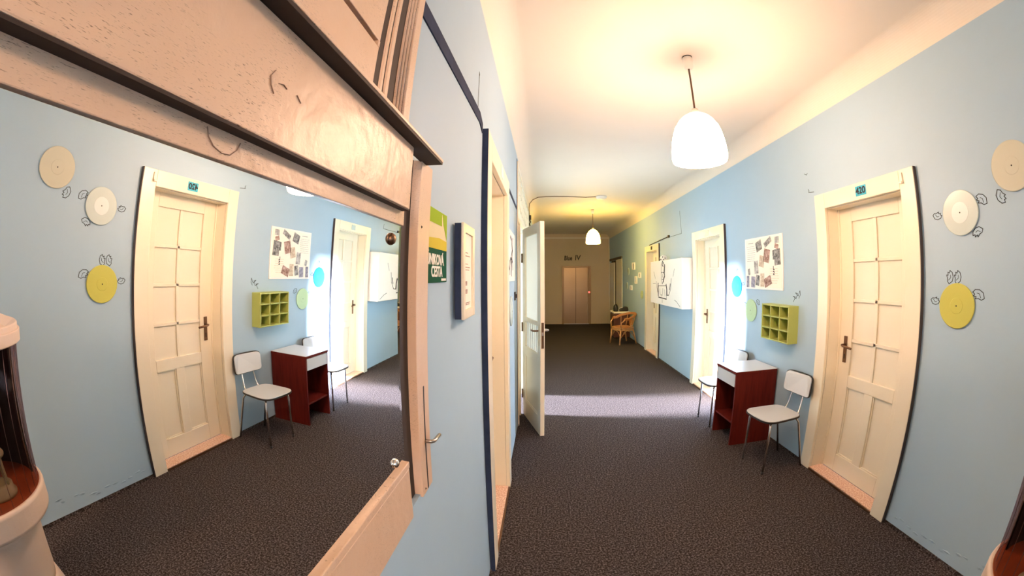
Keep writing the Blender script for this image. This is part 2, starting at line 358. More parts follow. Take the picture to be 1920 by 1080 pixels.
# ------------------------------------------------------------------ doors in the right and left walls
def door(name, loc, rz, width, height, label, hand=-1, number=None, plate='blue_plate', fw=0.118, depth=0.12, leaf=True, thick=0.028, near=1, edge='flank_shade', bracket=False, handle=True):
    """local frame: x to the right when facing the door, y into the wall, z up, origin on the wall face"""
    d = empty(name, loc, (0, 0, rz)); tag(d, label, 'door', kind='structure')
    w2 = width / 2; H = height
    for s in (-1, 1):
        a, b = s * w2, s * (w2 + fw)
        MB().box(a, b, -thick, 0.0, 0, H + fw * 0.98).build('frame_side', 'cream_paint', d, 0.004)
        MB().box(a - s * 0.002, a + s * 0.006, 0.0, depth + 0.012, 0.0, H).build('jamb', 'cream_paint', d)
    MB().box(-w2, w2, -thick, 0.0, H, H + fw * 0.98).build('frame_head', 'cream_paint', d, 0.004)
    MB().box(-w2, w2, 0.0, depth + 0.012, H - 0.006, H + 0.006).build('jamb_head', 'cream_paint', d)
    # near flank of the frame, its unlit side put in as a dark strip
    s = near
    MB().box(s * (w2 + fw), s * (w2 + fw + 0.006), -thick + 0.002, 0.0, 0, H + fw * 0.98).build('frame_flank', edge, d)
    MB().box(-w2, w2, -thick * 0.5, depth, 0.0, 0.022).build('threshold', 'terrazzo', d, 0.004)
    MB().box(-w2, w2, -thick * 0.5 - 0.012, -thick * 0.5, 0.0, 0.014).build('threshold_strip', 'bronze', d)
    if number is not None:
        px = 0.03
        p = MB().box(px - 0.052, px + 0.052, -thick - 0.004, -thick, H + 0.025, H + 0.092).build('number_plate', plate, d, 0.002)
        if number: lettering('number', number, 0.062, 'ink', p, (px, -thick - 0.0045, H + 0.057), ROT_FACE, sx=1.0, bold=0.0022)
    if bracket:
        p = MB().box(0.395, 0.409, -thick - 0.012, -thick, H + 0.035, H + 0.095).build('bracket', 'cream_paint', d, 0.002)
        MB().box(0.385, 0.409, -thick - 0.022, -thick - 0.008, H + 0.03, H + 0.042).build('hook', 'cream_paint', p, 0.002)
    if not leaf: return d
    y0 = depth; L = w2 - 0.004
    lf = MB()
    lf.box(-L, L, y0 + 0.030, y0 + 0.045, 0.022, H - 0.004)
    zr = [1.925, 1.64, 1.352, 1.057, 0.795]
    kz = (H - 0.11) / 1.924
    zr = [z * kz for z in zr]
    st = 0.135
    for s in (-1, 1): lf.box(s * (L - st), s * L, y0, y0 + 0.030, 0.022, H - 0.004)
    inn = L - st
    lf.box(-inn, inn, y0, y0 + 0.030, zr[0], H - 0.004)
    for z in zr[1:4]: lf.box(-inn, inn, y0 + 0.004, y0 + 0.030, z - 0.012, z + 0.012)
    lf.box(-inn, inn, y0, y0 + 0.030, 0.705, zr[4])
    lf.box(-0.014, 0.014, y0 + 0.004, y0 + 0.030, zr[4], zr[0])
    lf.box(-inn, inn, y0, y0 + 0.030, 0.022, 0.165)
    lf.box(-0.043, 0.043, y0, y0 + 0.030, 0.165, 0.705)
    leafo = lf.build('leaf', 'cream_paint', d, 0.003)
    for a, b in ((-inn, -0.014), (0.014, inn)):
        for k in range(4):
            t = zr[k] - (0.012 if k else 0); bo = zr[k + 1] + (0.012 if k < 3 else 0)
            MB().box(a, b, y0 + 0.018, y0 + 0.0295, bo, t).build('pane', 'cream_pane', leafo)
    for a, b in ((-inn, -0.043), (0.043, inn)):
        p = MB()
        p.box(a, b, y0 + 0.022, y0 + 0.0298, 0.165, 0.705)
        pp = p.build('panel', 'cream_paint', leafo, 0.004)
        m = 0.010
        for q in ((a, a + m, 0.165, 0.705), (b - m, b, 0.165, 0.705), (a + m, b - m, 0.165, 0.165 + m), (a + m, b - m, 0.705 - m, 0.705)):
            MB().box(q[0], q[1], y0 + 0.010, y0 + 0.022, q[2], q[3]).build('moulding', 'cream_paint', pp, 0.003)
    # closing bead round the leaf
    for s in (-1, 1): MB().box(s * (w2 - 0.002), s * (w2 - 0.014), y0 - 0.014, y0, 0.022, H - 0.006).build('door_stop', 'cream_paint', d, 0.002)
    if handle:
        hx = hand * (L - 0.075)
        h = MB().box(hx - 0.019, hx + 0.019, y0 - 0.006, y0, 0.885, 1.085).build('handle_plate', 'bronze', leafo, 0.004)
        MB().tube([(hx, y0 - 0.004, 1.02), (hx, y0 - 0.045, 1.02), (hx - hand * 0.02, y0 - 0.055, 1.018), (hx - hand * 0.11, y0 - 0.05, 1.008)], 0.009, 8).build('lever', 'bronze', h)
        MB().box(hx - 0.005, hx + 0.005, y0 - 0.0075, y0 - 0.005, 0.915, 0.95).build('keyhole', 'black', h)
    return d
def mid(t): return (t[0] + t[1]) / 2
door('door_1', (W, mid(D420), 0), -PI / 2, D420[1] - D420[0], HD, 'cream panelled door with number plate 420 on its frame', number='420', bracket=True)
door('door_2', (W, mid(DR2), 0), -PI / 2, DR2[1] - DR2[0], HD, 'sunlit cream door between the blue record and the white wall box', number='', plate='record_white')
door('door_3', (W, mid(DR3), 0), -PI / 2, DR3[1] - DR3[0], HD, 'cream door half hidden behind the white wall box', number='', plate='black')
door('door_4', (0, mid(DL1), 0), PI / 2, DL1[1] - DL1[0], 2.085, 'cream door deep in the left wall beside the framed notice', hand=1, number='', plate='sign_white', near=-1, edge='navy_paint', thick=0.028)
# far double door on the right
d5 = empty('door_5', (W, 0, 0)); tag(d5, 'pair of tall plain cream doors at the far end beside the lift wall', 'door', kind='structure')
MB().box(-0.02, 0.0, DR4[0] - 0.06, DR4[0], 0, 2.10).build('frame_side', 'cream_paint', d5, 0.003)
MB().box(-0.02, 0.0, DR4[0] - 0.06, DR4[1], 2.03, 2.10).build('frame_head', 'brown_dark', d5, 0.003)
MB().box(-0.012, 0.03, DR4[0] + 0.01, 11.16, 0.01, 2.03).build('leaf', 'cream_paint', d5, 0.003)
MB().box(-0.012, 0.03, 11.5, DR4[1], 0.01, 1.97).build('leaf', 'cream_paint', d5, 0.003)
MB().box(0.05, 0.10, DR4[0] - 0.02, DR4[1] + 0.02, 0.0, 2.05).build('back_board', 'brown_dark', d5)

# ------------------------------------------------------------------ glazed partition and open door on the left
w1 = empty('window_1', (0, PART[0], 0)); tag(w1, 'cream partition of small glass panes above the open door', 'window', kind='structure')
PL = PART[1] - PART[0]; o0, o1 = OPEN[0] - PART[0], OPEN[1] - PART[0]
def pbox(nm, a, b, c, d, x0=-0.07, x1=0.012, m='cream_paint', bev=0.004, par=None): return MB().box(x0, x1, a, b, c, d).build(nm, m, par or w1, bev)
pbox('post', 0.0, 0.06, 0, 2.715); pbox('post', PL - 0.06, PL, 0, 2.715); pbox('post', o0 - 0.06, o0, 0, 2.10); pbox('post', o1, o1 + 0.06, 0, 2.10)
pbox('rail', 0.06, PL - 0.06, 2.10, 2.16); pbox('rail', 0.06, PL - 0.06, 2.655, 2.715)
pbox('side_panel', 0.06, o0 - 0.06, 0, 0.30, -0.05, -0.01)
pbox('pane', 0.06, o0 - 0.06, 0.30, 2.10, -0.03, -0.026, 'rough_glass', 0)
nc, nr = 9, 3
cw = (PL - 0.12) / nc; rh = (2.655 - 2.16) / nr
for i in range(1, nc): pbox('glazing_bar', 0.06 + cw * i - 0.011, 0.06 + cw * i + 0.011, 2.16, 2.655, -0.05, 0.0, bev=0.003)
for j in range(1, nr):
    pbox('glazing_bar', 0.06, PL - 0.06, 2.16 + rh * j - 0.011, 2.16 + rh * j + 0.011, -0.046, -0.004, bev=0.003)
for i in range(nc):
    for j in range(nr):
        pbox('pane', 0.062 + cw * i, 0.058 + cw * (i + 1), 2.162 + rh * j, 2.158 + rh * (j + 1), -0.03, -0.026, 'frosted_glass', 0)
# fixed glazed part beyond the opening
pbox('rail', o1 + 0.06, PL - 0.06, 0.70, 0.78); pbox('rail', o1 + 0.06, PL - 0.06, 0.0, 0.12); pbox('panel', o1 + 0.06, PL - 0.06, 0.12, 0.70, -0.04, -0.02)
nf = 2; fwid = (PL - 0.06 - o1 - 0.06) / nf
pbox('post', o1 + 0.06 + fwid - 0.04, o1 + 0.06 + fwid + 0.04, 0.78, 2.10)
for i in range(nf): pbox('pane', o1 + 0.065 + fwid * i, o1 + 0.055 + fwid * (i + 1), 0.78, 2.10, -0.03, -0.026, 'frosted_glass', 0)
# open leaf: local x from the hinge along the leaf, y = thickness
HX, HY = 0.035, 4.085
ex, ey = 0.232, 3.445
ang = math.atan2(ey - HY, ex - HX); LL = math.hypot(ex - HX, ey - HY)
d6 = empty('door_6', (HX, HY, 0), (0, 0, ang)); tag(d6, 'open cream door with tall frosted glass swung into the corridor', 'door', kind='structure')
T = 0.042
def lbox(nm, a, b, c, d, y0=0, y1=T, m='cream_paint', bev=0.003, par=None): return MB().box(a, b, y0, y1, c, d).build(nm, m, par or d6, bev)
lbox('stile', 0, 0.10, 0.01, 2.05); ls = lbox('stile', LL - 0.10, LL, 0.01, 2.05)
lbox('rail', 0.10, LL - 0.10, 1.955, 2.05); lbox('rail', 0.10, LL - 0.10, 1.075, 1.115); lbox('rail', 0.10, LL - 0.10, 0.72, 0.81); lbox('rail', 0.10, LL - 0.10, 0.01, 0.20)
lbox('pane', 0.10, LL - 0.10, 1.115, 1.955, T / 2 - 0.002, T / 2 + 0.002, 'frosted_glass', 0)
lg = lbox('pane', 0.10, LL - 0.10, 0.81, 1.075, T / 2 - 0.002, T / 2 + 0.002, 'frosted_glass', 0)
for k in range(7):
    xx = 0.13 + (LL - 0.26) * k / 6
    lbox('bar', xx - 0.004, xx + 0.004, 0.815, 1.07, T / 2 - 0.008, T / 2 - 0.003, 'steel', 0, lg)
pn = lbox('panel', 0.10, LL - 0.10, 0.20, 0.72, T / 2 - 0.008, T / 2 + 0.008)
for q in ((0.10, LL - 0.10, 0.20, 0.215), (0.10, LL - 0.10, 0.705, 0.72), (0.10, 0.115, 0.215, 0.705), (LL - 0.115, LL - 0.10, 0.215, 0.705)):
    lbox('moulding', *q, T / 2 - 0.017, T / 2 - 0.008, par=pn)
lp = lbox('lock_plate', LL, LL + 0.0025, 0.88, 1.12, T * 0.22, T * 0.78, 'bronze', 0.001)
lbox('bolt', LL + 0.002, LL + 0.008, 1.0, 1.03, T * 0.32, T * 0.68, 'steel', 0.001, lp)
for ysd, sg in ((0, -1), (T, 1)):
    hp = lbox('handle_plate', LL - 0.07, LL - 0.035, 0.90, 1.10, ysd, ysd + sg * 0.005, 'bronze' if sg > 0 else 'cream_paint', 0.001)
    MB().tube([(LL - 0.052, ysd, 1.04), (LL - 0.052, ysd + sg * 0.045, 1.04), (LL - 0.07, ysd + sg * 0.055, 1.04), (LL - 0.15, ysd + sg * 0.05, 1.035)], 0.009, 8).build('lever', 'steel' if sg > 0 else 'bronze', hp)
for z in (1.74, 1.0, 0.25): MB().tube([(-0.008, -0.004, z - 0.05), (-0.008, -0.004, z + 0.05)], 0.009, 8).build('hinge', 'bronze', d6)

# ------------------------------------------------------------------ painted bands, cracks and drawings that belong to the walls
def wall_part(nm, mb, m, par): return mb.build(nm, m, par)
wall_part('painted_band', MB().prism([(0.66, 2.125), (1.50, 2.190), (1.575, 2.170), (1.575, 2.215), (1.50, 2.240), (0.66, 2.172)], 'x', 0.0, 0.004), 'navy_paint', wl)
wall_part('painted_band', MB().box(0.0, 0.004, 2.70, 3.68, 2.195, 2.225), 'navy_paint', wl)
wall_part('painted_band', MB().box(0.0, 0.003, 3.69, 3.73, 0.0, 2.73), 'navy_paint', wl)
wall_part('crack', MB().prism([(1.452, 2.24), (1.457, 2.23), (1.466, 2.40), (1.472, 2.41), (1.46, 2.42)], 'x', 0.0, 0.001), 'ink', wl)
def ribbon(pts, wdt, axis_x, sgn):
    """thin drawn line on a plane x = axis_x; pts are (y, z)"""
    mb = MB()
    for (a, b) in zip(pts[:-1], pts[1:]):
        dy, dz = b[0] - a[0], b[1] - a[1]; L_ = math.hypot(dy, dz) or 1e-6
        ny, nz = -dz / L_ * wdt / 2, dy / L_ * wdt / 2; ey_, ez_ = dy / L_ * wdt * 0.3, dz / L_ * wdt * 0.3
        x = axis_x - sgn * 0.0012
        mb.prism([(a[0] + ny - ey_, a[1] + nz - ez_), (a[0] - ny - ey_, a[1] - nz - ez_), (b[0] - ny + ey_, b[1] - nz + ez_), (b[0] + ny + ey_, b[1] + nz + ez_)], 'x', x, axis_x)
    return mb
def wing(cy, cz, ang, size=0.055, wdt=0.0036):
    base = [(-0.5, -0.05), (-0.3, 0.28), (0.05, 0.38), (0.4, 0.28), (0.55, 0.05), (0.35, -0.02), (0.42, -0.16), (0.18, -0.14), (0.2, -0.3), (-0.05, -0.2), (-0.3, -0.22), (-0.5, -0.05)]
    inner = [(-0.2, -0.1), (-0.02, 0.12), (0.2, 0.1)]
    c, s = math.cos(ang), math.sin(ang); size *= 1.2
    T_ = lambda P: [(cy + size * (p[0] * c - p[1] * s), cz + size * (p[0] * s + p[1] * c)) for p in P]
    mb = ribbon(T_(base), wdt, W, 1); m2 = ribbon(T_(inner), wdt * 0.7, W, 1)
    n = len(mb.v); mb.v += m2.v; mb.f += [tuple(i + n for i in q) for q in m2.f]; mb.sm += m2.sm
    wall_part('drawn_wing', mb, 'ink', wr)
for a in ((1.352, 1.85, PI, 0.05), (1.05, 1.89, 0.5, 0.06), (1.09, 1.738, -0.5, 0.055), (0.933, 1.893, -2.2, 0.06),
          (1.385, 1.395, PI, 0.05), (1.286, 1.518, PI / 2, 0.055), (1.234, 1.517, PI / 2, 0.055), (1.095, 1.43, 0.3, 0.062),
          (3.885, 1.575, PI / 2, 0.06), (4.03, 1.44, PI, 0.045), (3.745, 1.45, 0, 0.045), (3.70, 1.24, PI, 0.05), (3.43, 1.27, 0.4, 0.06)):
    wing(*a)
wall_part('drawn_bird', ribbon([(2.83, 1.312), (2.80, 1.355), (2.835, 1.36), (2.79, 1.34), (2.77, 1.385), (2.80, 1.39), (2.76, 1.365), (2.735, 1.41), (2.73, 1.375), (2.75, 1.345)], 0.004, W, 1), 'ink', wr)
wall_part('drawn_bird', ribbon([(2.59, 2.36), (2.565, 2.345), (2.55, 2.355)], 0.004, W, 1), 'ink', wr)
wall_part('drawn_bird', ribbon([(2.56, 2.225), (2.55, 2.21), (2.558, 2.20), (2.49, 2.19)], 0.004, W, 1), 'ink', wr)
wall_part('crack', ribbon([(5.70, 2.56), (5.685, 2.40), (5.66, 2.20), (6.4, 2.205), (6.82, 2.208)], 0.006, W, 1), 'ink', wr)
rod = MB().tube([(W - 0.012, 7.49, 2.165), (W - 0.012, 6.27, 2.215)], 0.008, 6).build('cable_duct', 'brown_dark', wr)
MB().box(W - 0.03, W, 6.23, 6.28, 2.195, 2.235).build('duct_end', 'black', rod)
for k in range(12):     # flakes of lifted paint low on the wall
    y = 1.40 - k * 0.065 + random.uniform(-0.02, 0.02); z = 0.075 + 0.012 * math.sin(k * 1.7) + (0.012 * max(0, k - 6))
    pl = [(y + math.cos(t) * random.uniform(0.012, 0.04), z + math.sin(t) * random.uniform(0.004, 0.012)) for t in [i * PI / 3 for i in range(6)]]
    mb = MB(); n = len(pl); mb.v = [(W - 0.0008, *p) for p in pl] + [(W - 0.006, y, z + 0.006)]; mb.f = [(i, (i + 1) % n, n) for i in range(n)]; mb.sm = [False] * n
    mb.build('paint_flake', 'wall_blue', wr)

# ------------------------------------------------------------------ mirror unit on the left wall
# leans forward slightly, so it has its own tilted frame: local x out of the mirror, y along the wall, z up (origin z = 1.2)
UN = empty('mirror_dresser', (0.0013, 0.0, 1.2), (0, 0.02497, -0.0054))
tag(UN, 'old brown painted wooden overmantel with a large mirror on the left wall', 'mirror')
YL = -0.75
def ubox(nm, x0, x1, y0, y1, z0, z1, m='brown_paint', bev=0.003, par=None, label=None):
    return MB().box(x0, x1, y0, y1, z0 - 1.2, z1 - 1.2).build(nm, m, par or UN, bev, label=label)
# mirror with a bevelled edge
def mirror_mesh(y0, y1, z0, z1, bw=0.012, bd=0.0013):
    mb = MB(); z0 -= 1.2; z1 -= 1.2
    i = [(0, y0 + bw, z0 + bw), (0, y1 - bw, z0 + bw), (0, y1 - bw, z1 - bw), (0, y0 + bw, z1 - bw)]
    e = [(-bd, y0, z0), (-bd, y1, z0), (-bd, y1, z1), (-bd, y0, z1)]
    b = [(-0.004, y0, z0), (-0.004, y1, z0), (-0.004, y1, z1), (-0.004, y0, z1)]
    mb.quad(i)
    for k in range(4):
        j = (k + 1) % 4
        mb.quad([e[k], e[j], i[j], i[k]]); mb.quad([b[k], b[j], e[j], e[k]])
    mb.quad(b[::-1])
    return mb
me_ = mirror_mesh(YL + 0.1, 0.640, 1.186, 1.634, 0.011, 0.0008)
mm = me_.mesh('mirror'); mm.materials.append(MATS['mirror_silver'])
MIR = link('mirror', mm, UN, label='large bevelled mirror reflecting the corridor')
def dome(nm, y, z, R, m, par):
    mb = MB().lathe([(R, 0), (R * 0.95, R * 0.3), (R * 0.72, R * 0.62), (R * 0.35, R * 0.82), (0.0005, R * 0.88)], 20)
    mb.xf(Matrix.Translation((0.0, y, z - 1.2)) @ Matrix.Rotation(PI / 2, 4, 'Y')); return mb.build(nm, m, par)
dome('mount_screw', 0.592, 1.602, 0.0105, 'bronze', MIR); dome('mount_screw', 0.588, 1.207, 0.0095, 'chrome', MIR)
ubox('back_board', -0.03, -0.006, YL, 0.640, 1.13, 1.66, 'brown_dark', 0)
ubox('frame_rail', -0.006, 0.003, YL, 0.641, 1.630, 1.675, bev=0.001)
ubox('sill', -0.006, 0.008, YL, 0.641, 1.172, 1.186, bev=0.002)
ubox('apron', -0.010, 0.006, YL, 0.644, 1.050, 1.171)
ubox('frieze_board', 0.0, 0.018, YL, 0.628, 1.657, 1.7715, bev=0.0015)
ubox('groove_board', -0.022, -0.014, 0.640, 0.716, 1.055, 1.775, 'brown_dark', 0)  # shade of the groove put into its dark colour
st = ubox('stile', -0.022, 0.005, 0.715, 0.789, 1.055, 1.775, bev=0.0015)
ubox('slot', 0.0045, 0.0055, 0.751, 0.757, 1.058, 1.308, 'black', 0, st)
lt = MB().tube([(0.003, 0.754, -0.02), (0.018, 0.754, -0.02), (0.024, 0.760, -0.02), (0.026, 0.795, -0.02)], 0.0045, 8).build('latch', 'steel', st)
for z in (1.067, 1.64): MB().lathe([(0.003, 0), (0.0005, 0.002)], 8).xf(Matrix.Translation((0.005, 0.735, z - 1.2)) @ Matrix.Rotation(PI / 2, 4, 'Y')).build('nail', 'brown_dark', st)
MB().prism([(0.0, 0.576), (0.041, 0.576), (0.041, 0.582), (0.012, 0.586), (0.0, 0.586)], 'y', YL, 0.745).build('cornice', 'brown_paint', UN, 0.001)
ubox('soffit_shade', 0.0, 0.0400, YL, 0.744, 1.7715, 1.776, 'brown_dark', 0.0005, label='underside of the cornice with its shade put into a dark strip')  # dark strip added so the underside looks shaded
ubox('frieze_shade', 0.0, 0.0175, YL, 0.628, 1.6545, 1.6570, 'brown_dark', 0, label='dark strip painted as the shade under the frieze board')  # shade below the frieze, painted as a thin dark strip
ubox('upper_rail', -0.02, 0.012, YL, 0.452, 1.784, 1.873, bev=0.0015)
ubox('upper_panel', -0.02, 0.012, YL, 0.452, 1.883, 2.75, bev=0.0015)
ubox('groove_end', -0.02, 0.012, 0.446, 0.452, 1.873, 1.883, bev=0)
ubox('groove_back', -0.02, 0.002, YL, 0.446, 1.873, 1.883, 'brown_dark', 0)
ubox('upper_board', -0.03, -0.002, 0.44, 0.640, 1.784, 2.6, bev=0.002)
ubox('recess_shade_strip', -0.002, 0.0105, 0.452, 0.530, 1.784, 2.75, 'brown_dark', 0)  # nearly flush strip; the shade of a recess is in its colour
for (a, b, h) in ((0.470, 0.482, 0.0135), (0.488, 0.503, 0.0135)): ubox('pilaster_bead', 0.0, h, a, b, 1.784, 2.75, bev=0.003)
pil = ubox('pilaster', -0.002, 0.0105, 0.528, 0.578, 1.784, 2.75, 'brown_dark', 0)
for k in range(4):
    yy = 0.534 + k * 0.0130
    MB().tube([(0.0105, yy, 0.586), (0.0105, yy, 1.55)], 0.0036, 8).build('flute', 'brown_paint', pil)
# old flaking: cracked outlines in the paint
def crack_line(pts, x, w_=0.0005):
    ribbon([(p[0], p[1] - 1.2) for p in pts], w_, x, -1).build('paint_crack', 'paint_crack', UN)
crack_line([(0.196, 1.652), (0.199, 1.645), (0.206, 1.639), (0.216, 1.636), (0.226, 1.637), (0.233, 1.643), (0.236, 1.650)], 0.003)
crack_line([(0.247, 1.722), (0.242, 1.714), (0.245, 1.706), (0.251, 1.700)], 0.018); crack_line([(0.255, 1.712), (0.262, 1.714), (0.268, 1.712)], 0.018)
crack_line([(0.285, 1.713), (0.293, 1.708)], 0.018)

# ------------------------------------------------------------------ pendant lamps
def lamp(label, x, y, zt, zb, R, glow, group='pendant lamps'):
    L_ = empty('pendant_lamp', (x, y, HC)); tag(L_, label, 'lamp', group)
    MB().lathe([(0.019, 0), (0.032, -0.006), (0.032, -0.07), (0.026, -0.085), (0.008, -0.09)], 20).build('ceiling_rose', 'sensor_white', L_)
    MB().lathe([(0.034, 0.0), (0.034, -0.004)], 20).build('gap_ring', 'black', L_)
    MB().tube([(0, 0, -0.085), (0, 0, zt - HC)], 0.0065, 8).build('cord', 'cord_brown', L_)
    h = zt - zb; prof = []
    for t, rr in ((0, .14), (.03, .32), (.09, .50), (.18, .66), (.30, .79), (.45, .89), (.62, .96), (.80, 1.0), (.93, 1.0), (1.0, .97)):
        prof.append((R * rr, zt - HC - t * h))
    MB().lathe(prof[:5], 28, caps=False).build('shade_crown', glow + '_crown', L_)
    MB().lathe(prof[4:], 28, caps=False).build('shade', glow, L_)
    MB().lathe([(0.02, zt - HC + 0.03), (0.03, zt - HC + 0.005), (0.032, zt - HC - 0.03)], 20).build('shade_holder', 'sensor_white', L_)
    return L_
lamp('large white dome pendant lamp hanging nearest the camera', 1.2, 2.07, 2.522, 2.215, 0.170, 'glow_near')
lamp('small amber-lit dome pendant lamp hanging further down the corridor', 1.283, 7.79, 2.516, 2.217, 0.150, 'glow_far')
lamp('unseen white dome pendant lamp added behind the camera for fill', 1.2, -3.65, 2.522, 2.215, 0.170, 'glow_back')  # added out of view to brighten the near end
# ceiling sensor and its cable
sn = MB().lathe([(0.10, 0), (0.098, -0.02), (0.078, -0.045), (0.03, -0.054), (0.0005, -0.055)], 28).build('ceiling_sensor', 'sensor_white', loc=(1.27, 6.48, HC))
tag(sn, 'flat white oval sensor on the ceiling fed by a loose cable', 'sensor')
cpts = [(1.18, 6.48, HC - 0.006), (1.0, 6.53, HC - 0.007), (0.85, 6.50, HC - 0.007), (0.65, 6.47, HC - 0.007), (0.45, 6.46, HC - 0.007), (0.3, 6.46, HC - 0.010), (0.17, 6.46, HC - 0.02), (0.08, 6.47, HC - 0.06), (0.02, 6.48, HC - 0.13), (0.014, 6.48, 2.72), (0.014, 6.48, 2.6)]
cb = MB().tube(cpts, 0.006, 6).build('sensor_cable', 'cord_brown'); tag(cb, 'thin loose cable from the ceiling sensor down to a black plug', 'cable')
pg = empty('plug_adapter', (0.0, 6.48, 2.45)); tag(pg, 'black plug adapter high on the left wall above the open door', 'plug')
MB().box(0.0, 0.05, -0.03, 0.03, 0.07, 0.15).build('body', 'black', pg, 0.006); MB().tube([(0.02, 0, 0.08), (0.035, 0.0, 0.03), (0.02, 0, 0.0), (0.035, 0, -0.06)], 0.012, 6).build('cord_tail', 'black', pg)

# ------------------------------------------------------------------ things on the right wall
def record(name, label, y, z, R, m, ring=None):
    o = empty(name, (W, y, z)); tag(o, label, 'record', 'painted vinyl records on the right wall')
    X = Matrix.Rotation(-PI / 2, 4, 'Y')
    d = MB().lathe([(R, 0.004), (R, 0.009), (R - 0.003, 0.011), (R * 0.36, 0.0105), (R * 0.345, 0.0115), (0.004, 0.0115)], 48, flat=(0, 1, 2, 3, 4)).xf(X).build('disc', m, o)
    MB().lathe([(0.004, 0.0), (0.004, 0.013)], 12).xf(X).build('spindle_pin', 'black', o)
    if ring: MB().lathe([(R * 0.47, 0.0105), (R * 0.47, 0.0122), (0.0045, 0.0122)], 32, smooth=False).xf(X).build('centre_label', ring, o)
    return o
record('vinyl_record', 'yellow painted record on the wall right of door 420', 1.232, 1.373, 0.1165, 'record_yellow')
record('vinyl_record', 'white record with pale centre on the wall above the yellow record', 1.19, 1.845, 0.1165, 'record_white', 'record_label')
record('vinyl_record', 'cream record at the right edge of the photo, highest on the wall', 0.846, 2.018, 0.118, 'record_cream')
record('vinyl_record', 'bright blue record beside the sunlit cream door', 3.888, 1.42, 0.1175, 'record_blue')
record('vinyl_record', 'pale green record left of the green pigeonhole shelf', 3.565, 1.182, 0.1155, 'record_pale_green')

# collage poster
py0, py1, pz0, pz1 = 2.982, 3.675, 1.403, 1.916
po = empty('collage_poster', (W, mid((py0, py1)), pz0)); tag(po, 'large white poster collaged with small photographs above the pigeonhole shelf', 'poster')
pc = mid((py0, py1))
def on_poster(nm, y, z, w_, h_, rot, m, d=0.0015):
    mb = MB().box(-0.0009, 0.0, -w_ / 2, w_ / 2, -h_ / 2, h_ / 2).xf(Matrix.Translation((-0.012 - d, y - pc, z - pz0)) @ Matrix.Rotation(rot, 4, 'X')); return mb.build(nm, m, po)
MB().box(-0.010, 0.0, py0 - pc, py1 - pc, 0, pz1 - pz0).build('sheet', 'paper_white', po)
MB().box(-0.0118, -0.0100, py0 - pc + 0.018, py1 - pc - 0.018, 0.018, pz1 - pz0 - 0.018).build('inner_sheet', 'paper', po)
ph = [(3.393, 1.83, .095, .085, -.3, 'photo_dark'), (3.225, 1.854, .115, .045, -.45, 'photo_dark'), (3.065, 1.863, .06, .05, 0, 'photo_grey'), (3.072, 1.804, .055, .038, .3, 'photo_brown'),
      (3.064, 1.706, .088, .128, -.08, 'photo_dark'), (3.128, 1.728, .024, .075, -.1, 'photo_dark'), (3.249, 1.726, .09, .11, .22, 'photo_brown'), (3.344, 1.677, .075, .095, .22, 'photo_tan'), (3.449, 1.621, .065, .11, -.1, 'photo_grey'),
      (3.594, 1.576, .035, .055, -.3, 'photo_dark'), (3.618, 1.478, .045, .10, 0, 'photo_slate'), (3.512, 1.475, .068, .095, .05, 'photo_slate'), (3.422, 1.492, .058, .09, .15, 'photo_dark'), (3.335, 1.495, .06, .11, 0, 'photo_tan'), (3.233, 1.482, .11, .075, -.35, 'photo_brown')]
for p in ph: on_poster('photo_print', p[0], p[1], p[2] * 1.15, p[3] * 1.15, *p[4:])
ltr = lettering('poster_mark', 'L', 0.05, 'ink', po, (-0.0145, 3.125 - pc, 1.605 - pz0), ROT_RIGHT, bold=0.002, depth=0.0003)
ltr = lettering('poster_mark', '2', 0.05, 'ink', po, (-0.0145, 3.125 - pc, 1.56 - pz0), ROT_RIGHT, bold=0.002, depth=0.0003)
for k in range(9): on_poster('text_line', 3.56 - random.uniform(0, 0.02), 1.865 - k * 0.021 - (0.012 if k else 0), 0.16 if k else 0.10, 0.006 if k == 0 else 0.003, 0, 'photo_dark' if k == 0 else 'photo_grey', 0.0005)
for k in range(7): on_poster('text_line', 3.12 + random.uniform(-0.02, 0.02), 1.60 - k * 0.022, 0.13, 0.003, 0, 'photo_tan', 0.0005)

# green pigeonhole shelf
sx0, sy0, sy1, sz0, sz1 = 2.304, 2.750, 3.190, 0.962, 1.281
sh = empty('pigeonhole_shelf', (W, mid((sy0, sy1)), sz0)); tag(sh, 'small green wooden pigeonhole shelf of nine compartments on the blue wall', 'shelf')
c_ = mid((sy0, sy1)); D_ = sx0 - W; tt = 0.013; hw = (sy1 - sy0) / 2; hh = sz1 - sz0
MB().box(-0.006, 0, -hw, hw, 0, hh).build('back_panel', 'green_paint', sh)
for s in (-1, 1): MB().box(D_, -0.006, s * hw, s * (hw - tt), 0, hh).build('side_panel', 'green_paint', sh, 0.0015)
for z in (0, hh - tt): MB().box(D_, -0.006, -hw + tt, hw - tt, z, z + tt).build('end_board', 'green_paint', sh, 0.0015)
for k in (1, 2):
    zz = k * hh / 3; MB().box(D_ + 0.002, -0.006, -hw + tt, hw - tt, zz - tt / 2, zz + tt / 2).build('shelf_board', 'green_paint', sh, 0.0015)
    yy = -hw + k * 2 * hw / 3; MB().box(D_ + 0.002, -0.006, yy - tt / 2, yy + tt / 2, tt, hh - tt).build('divider', 'green_paint', sh, 0.0015)

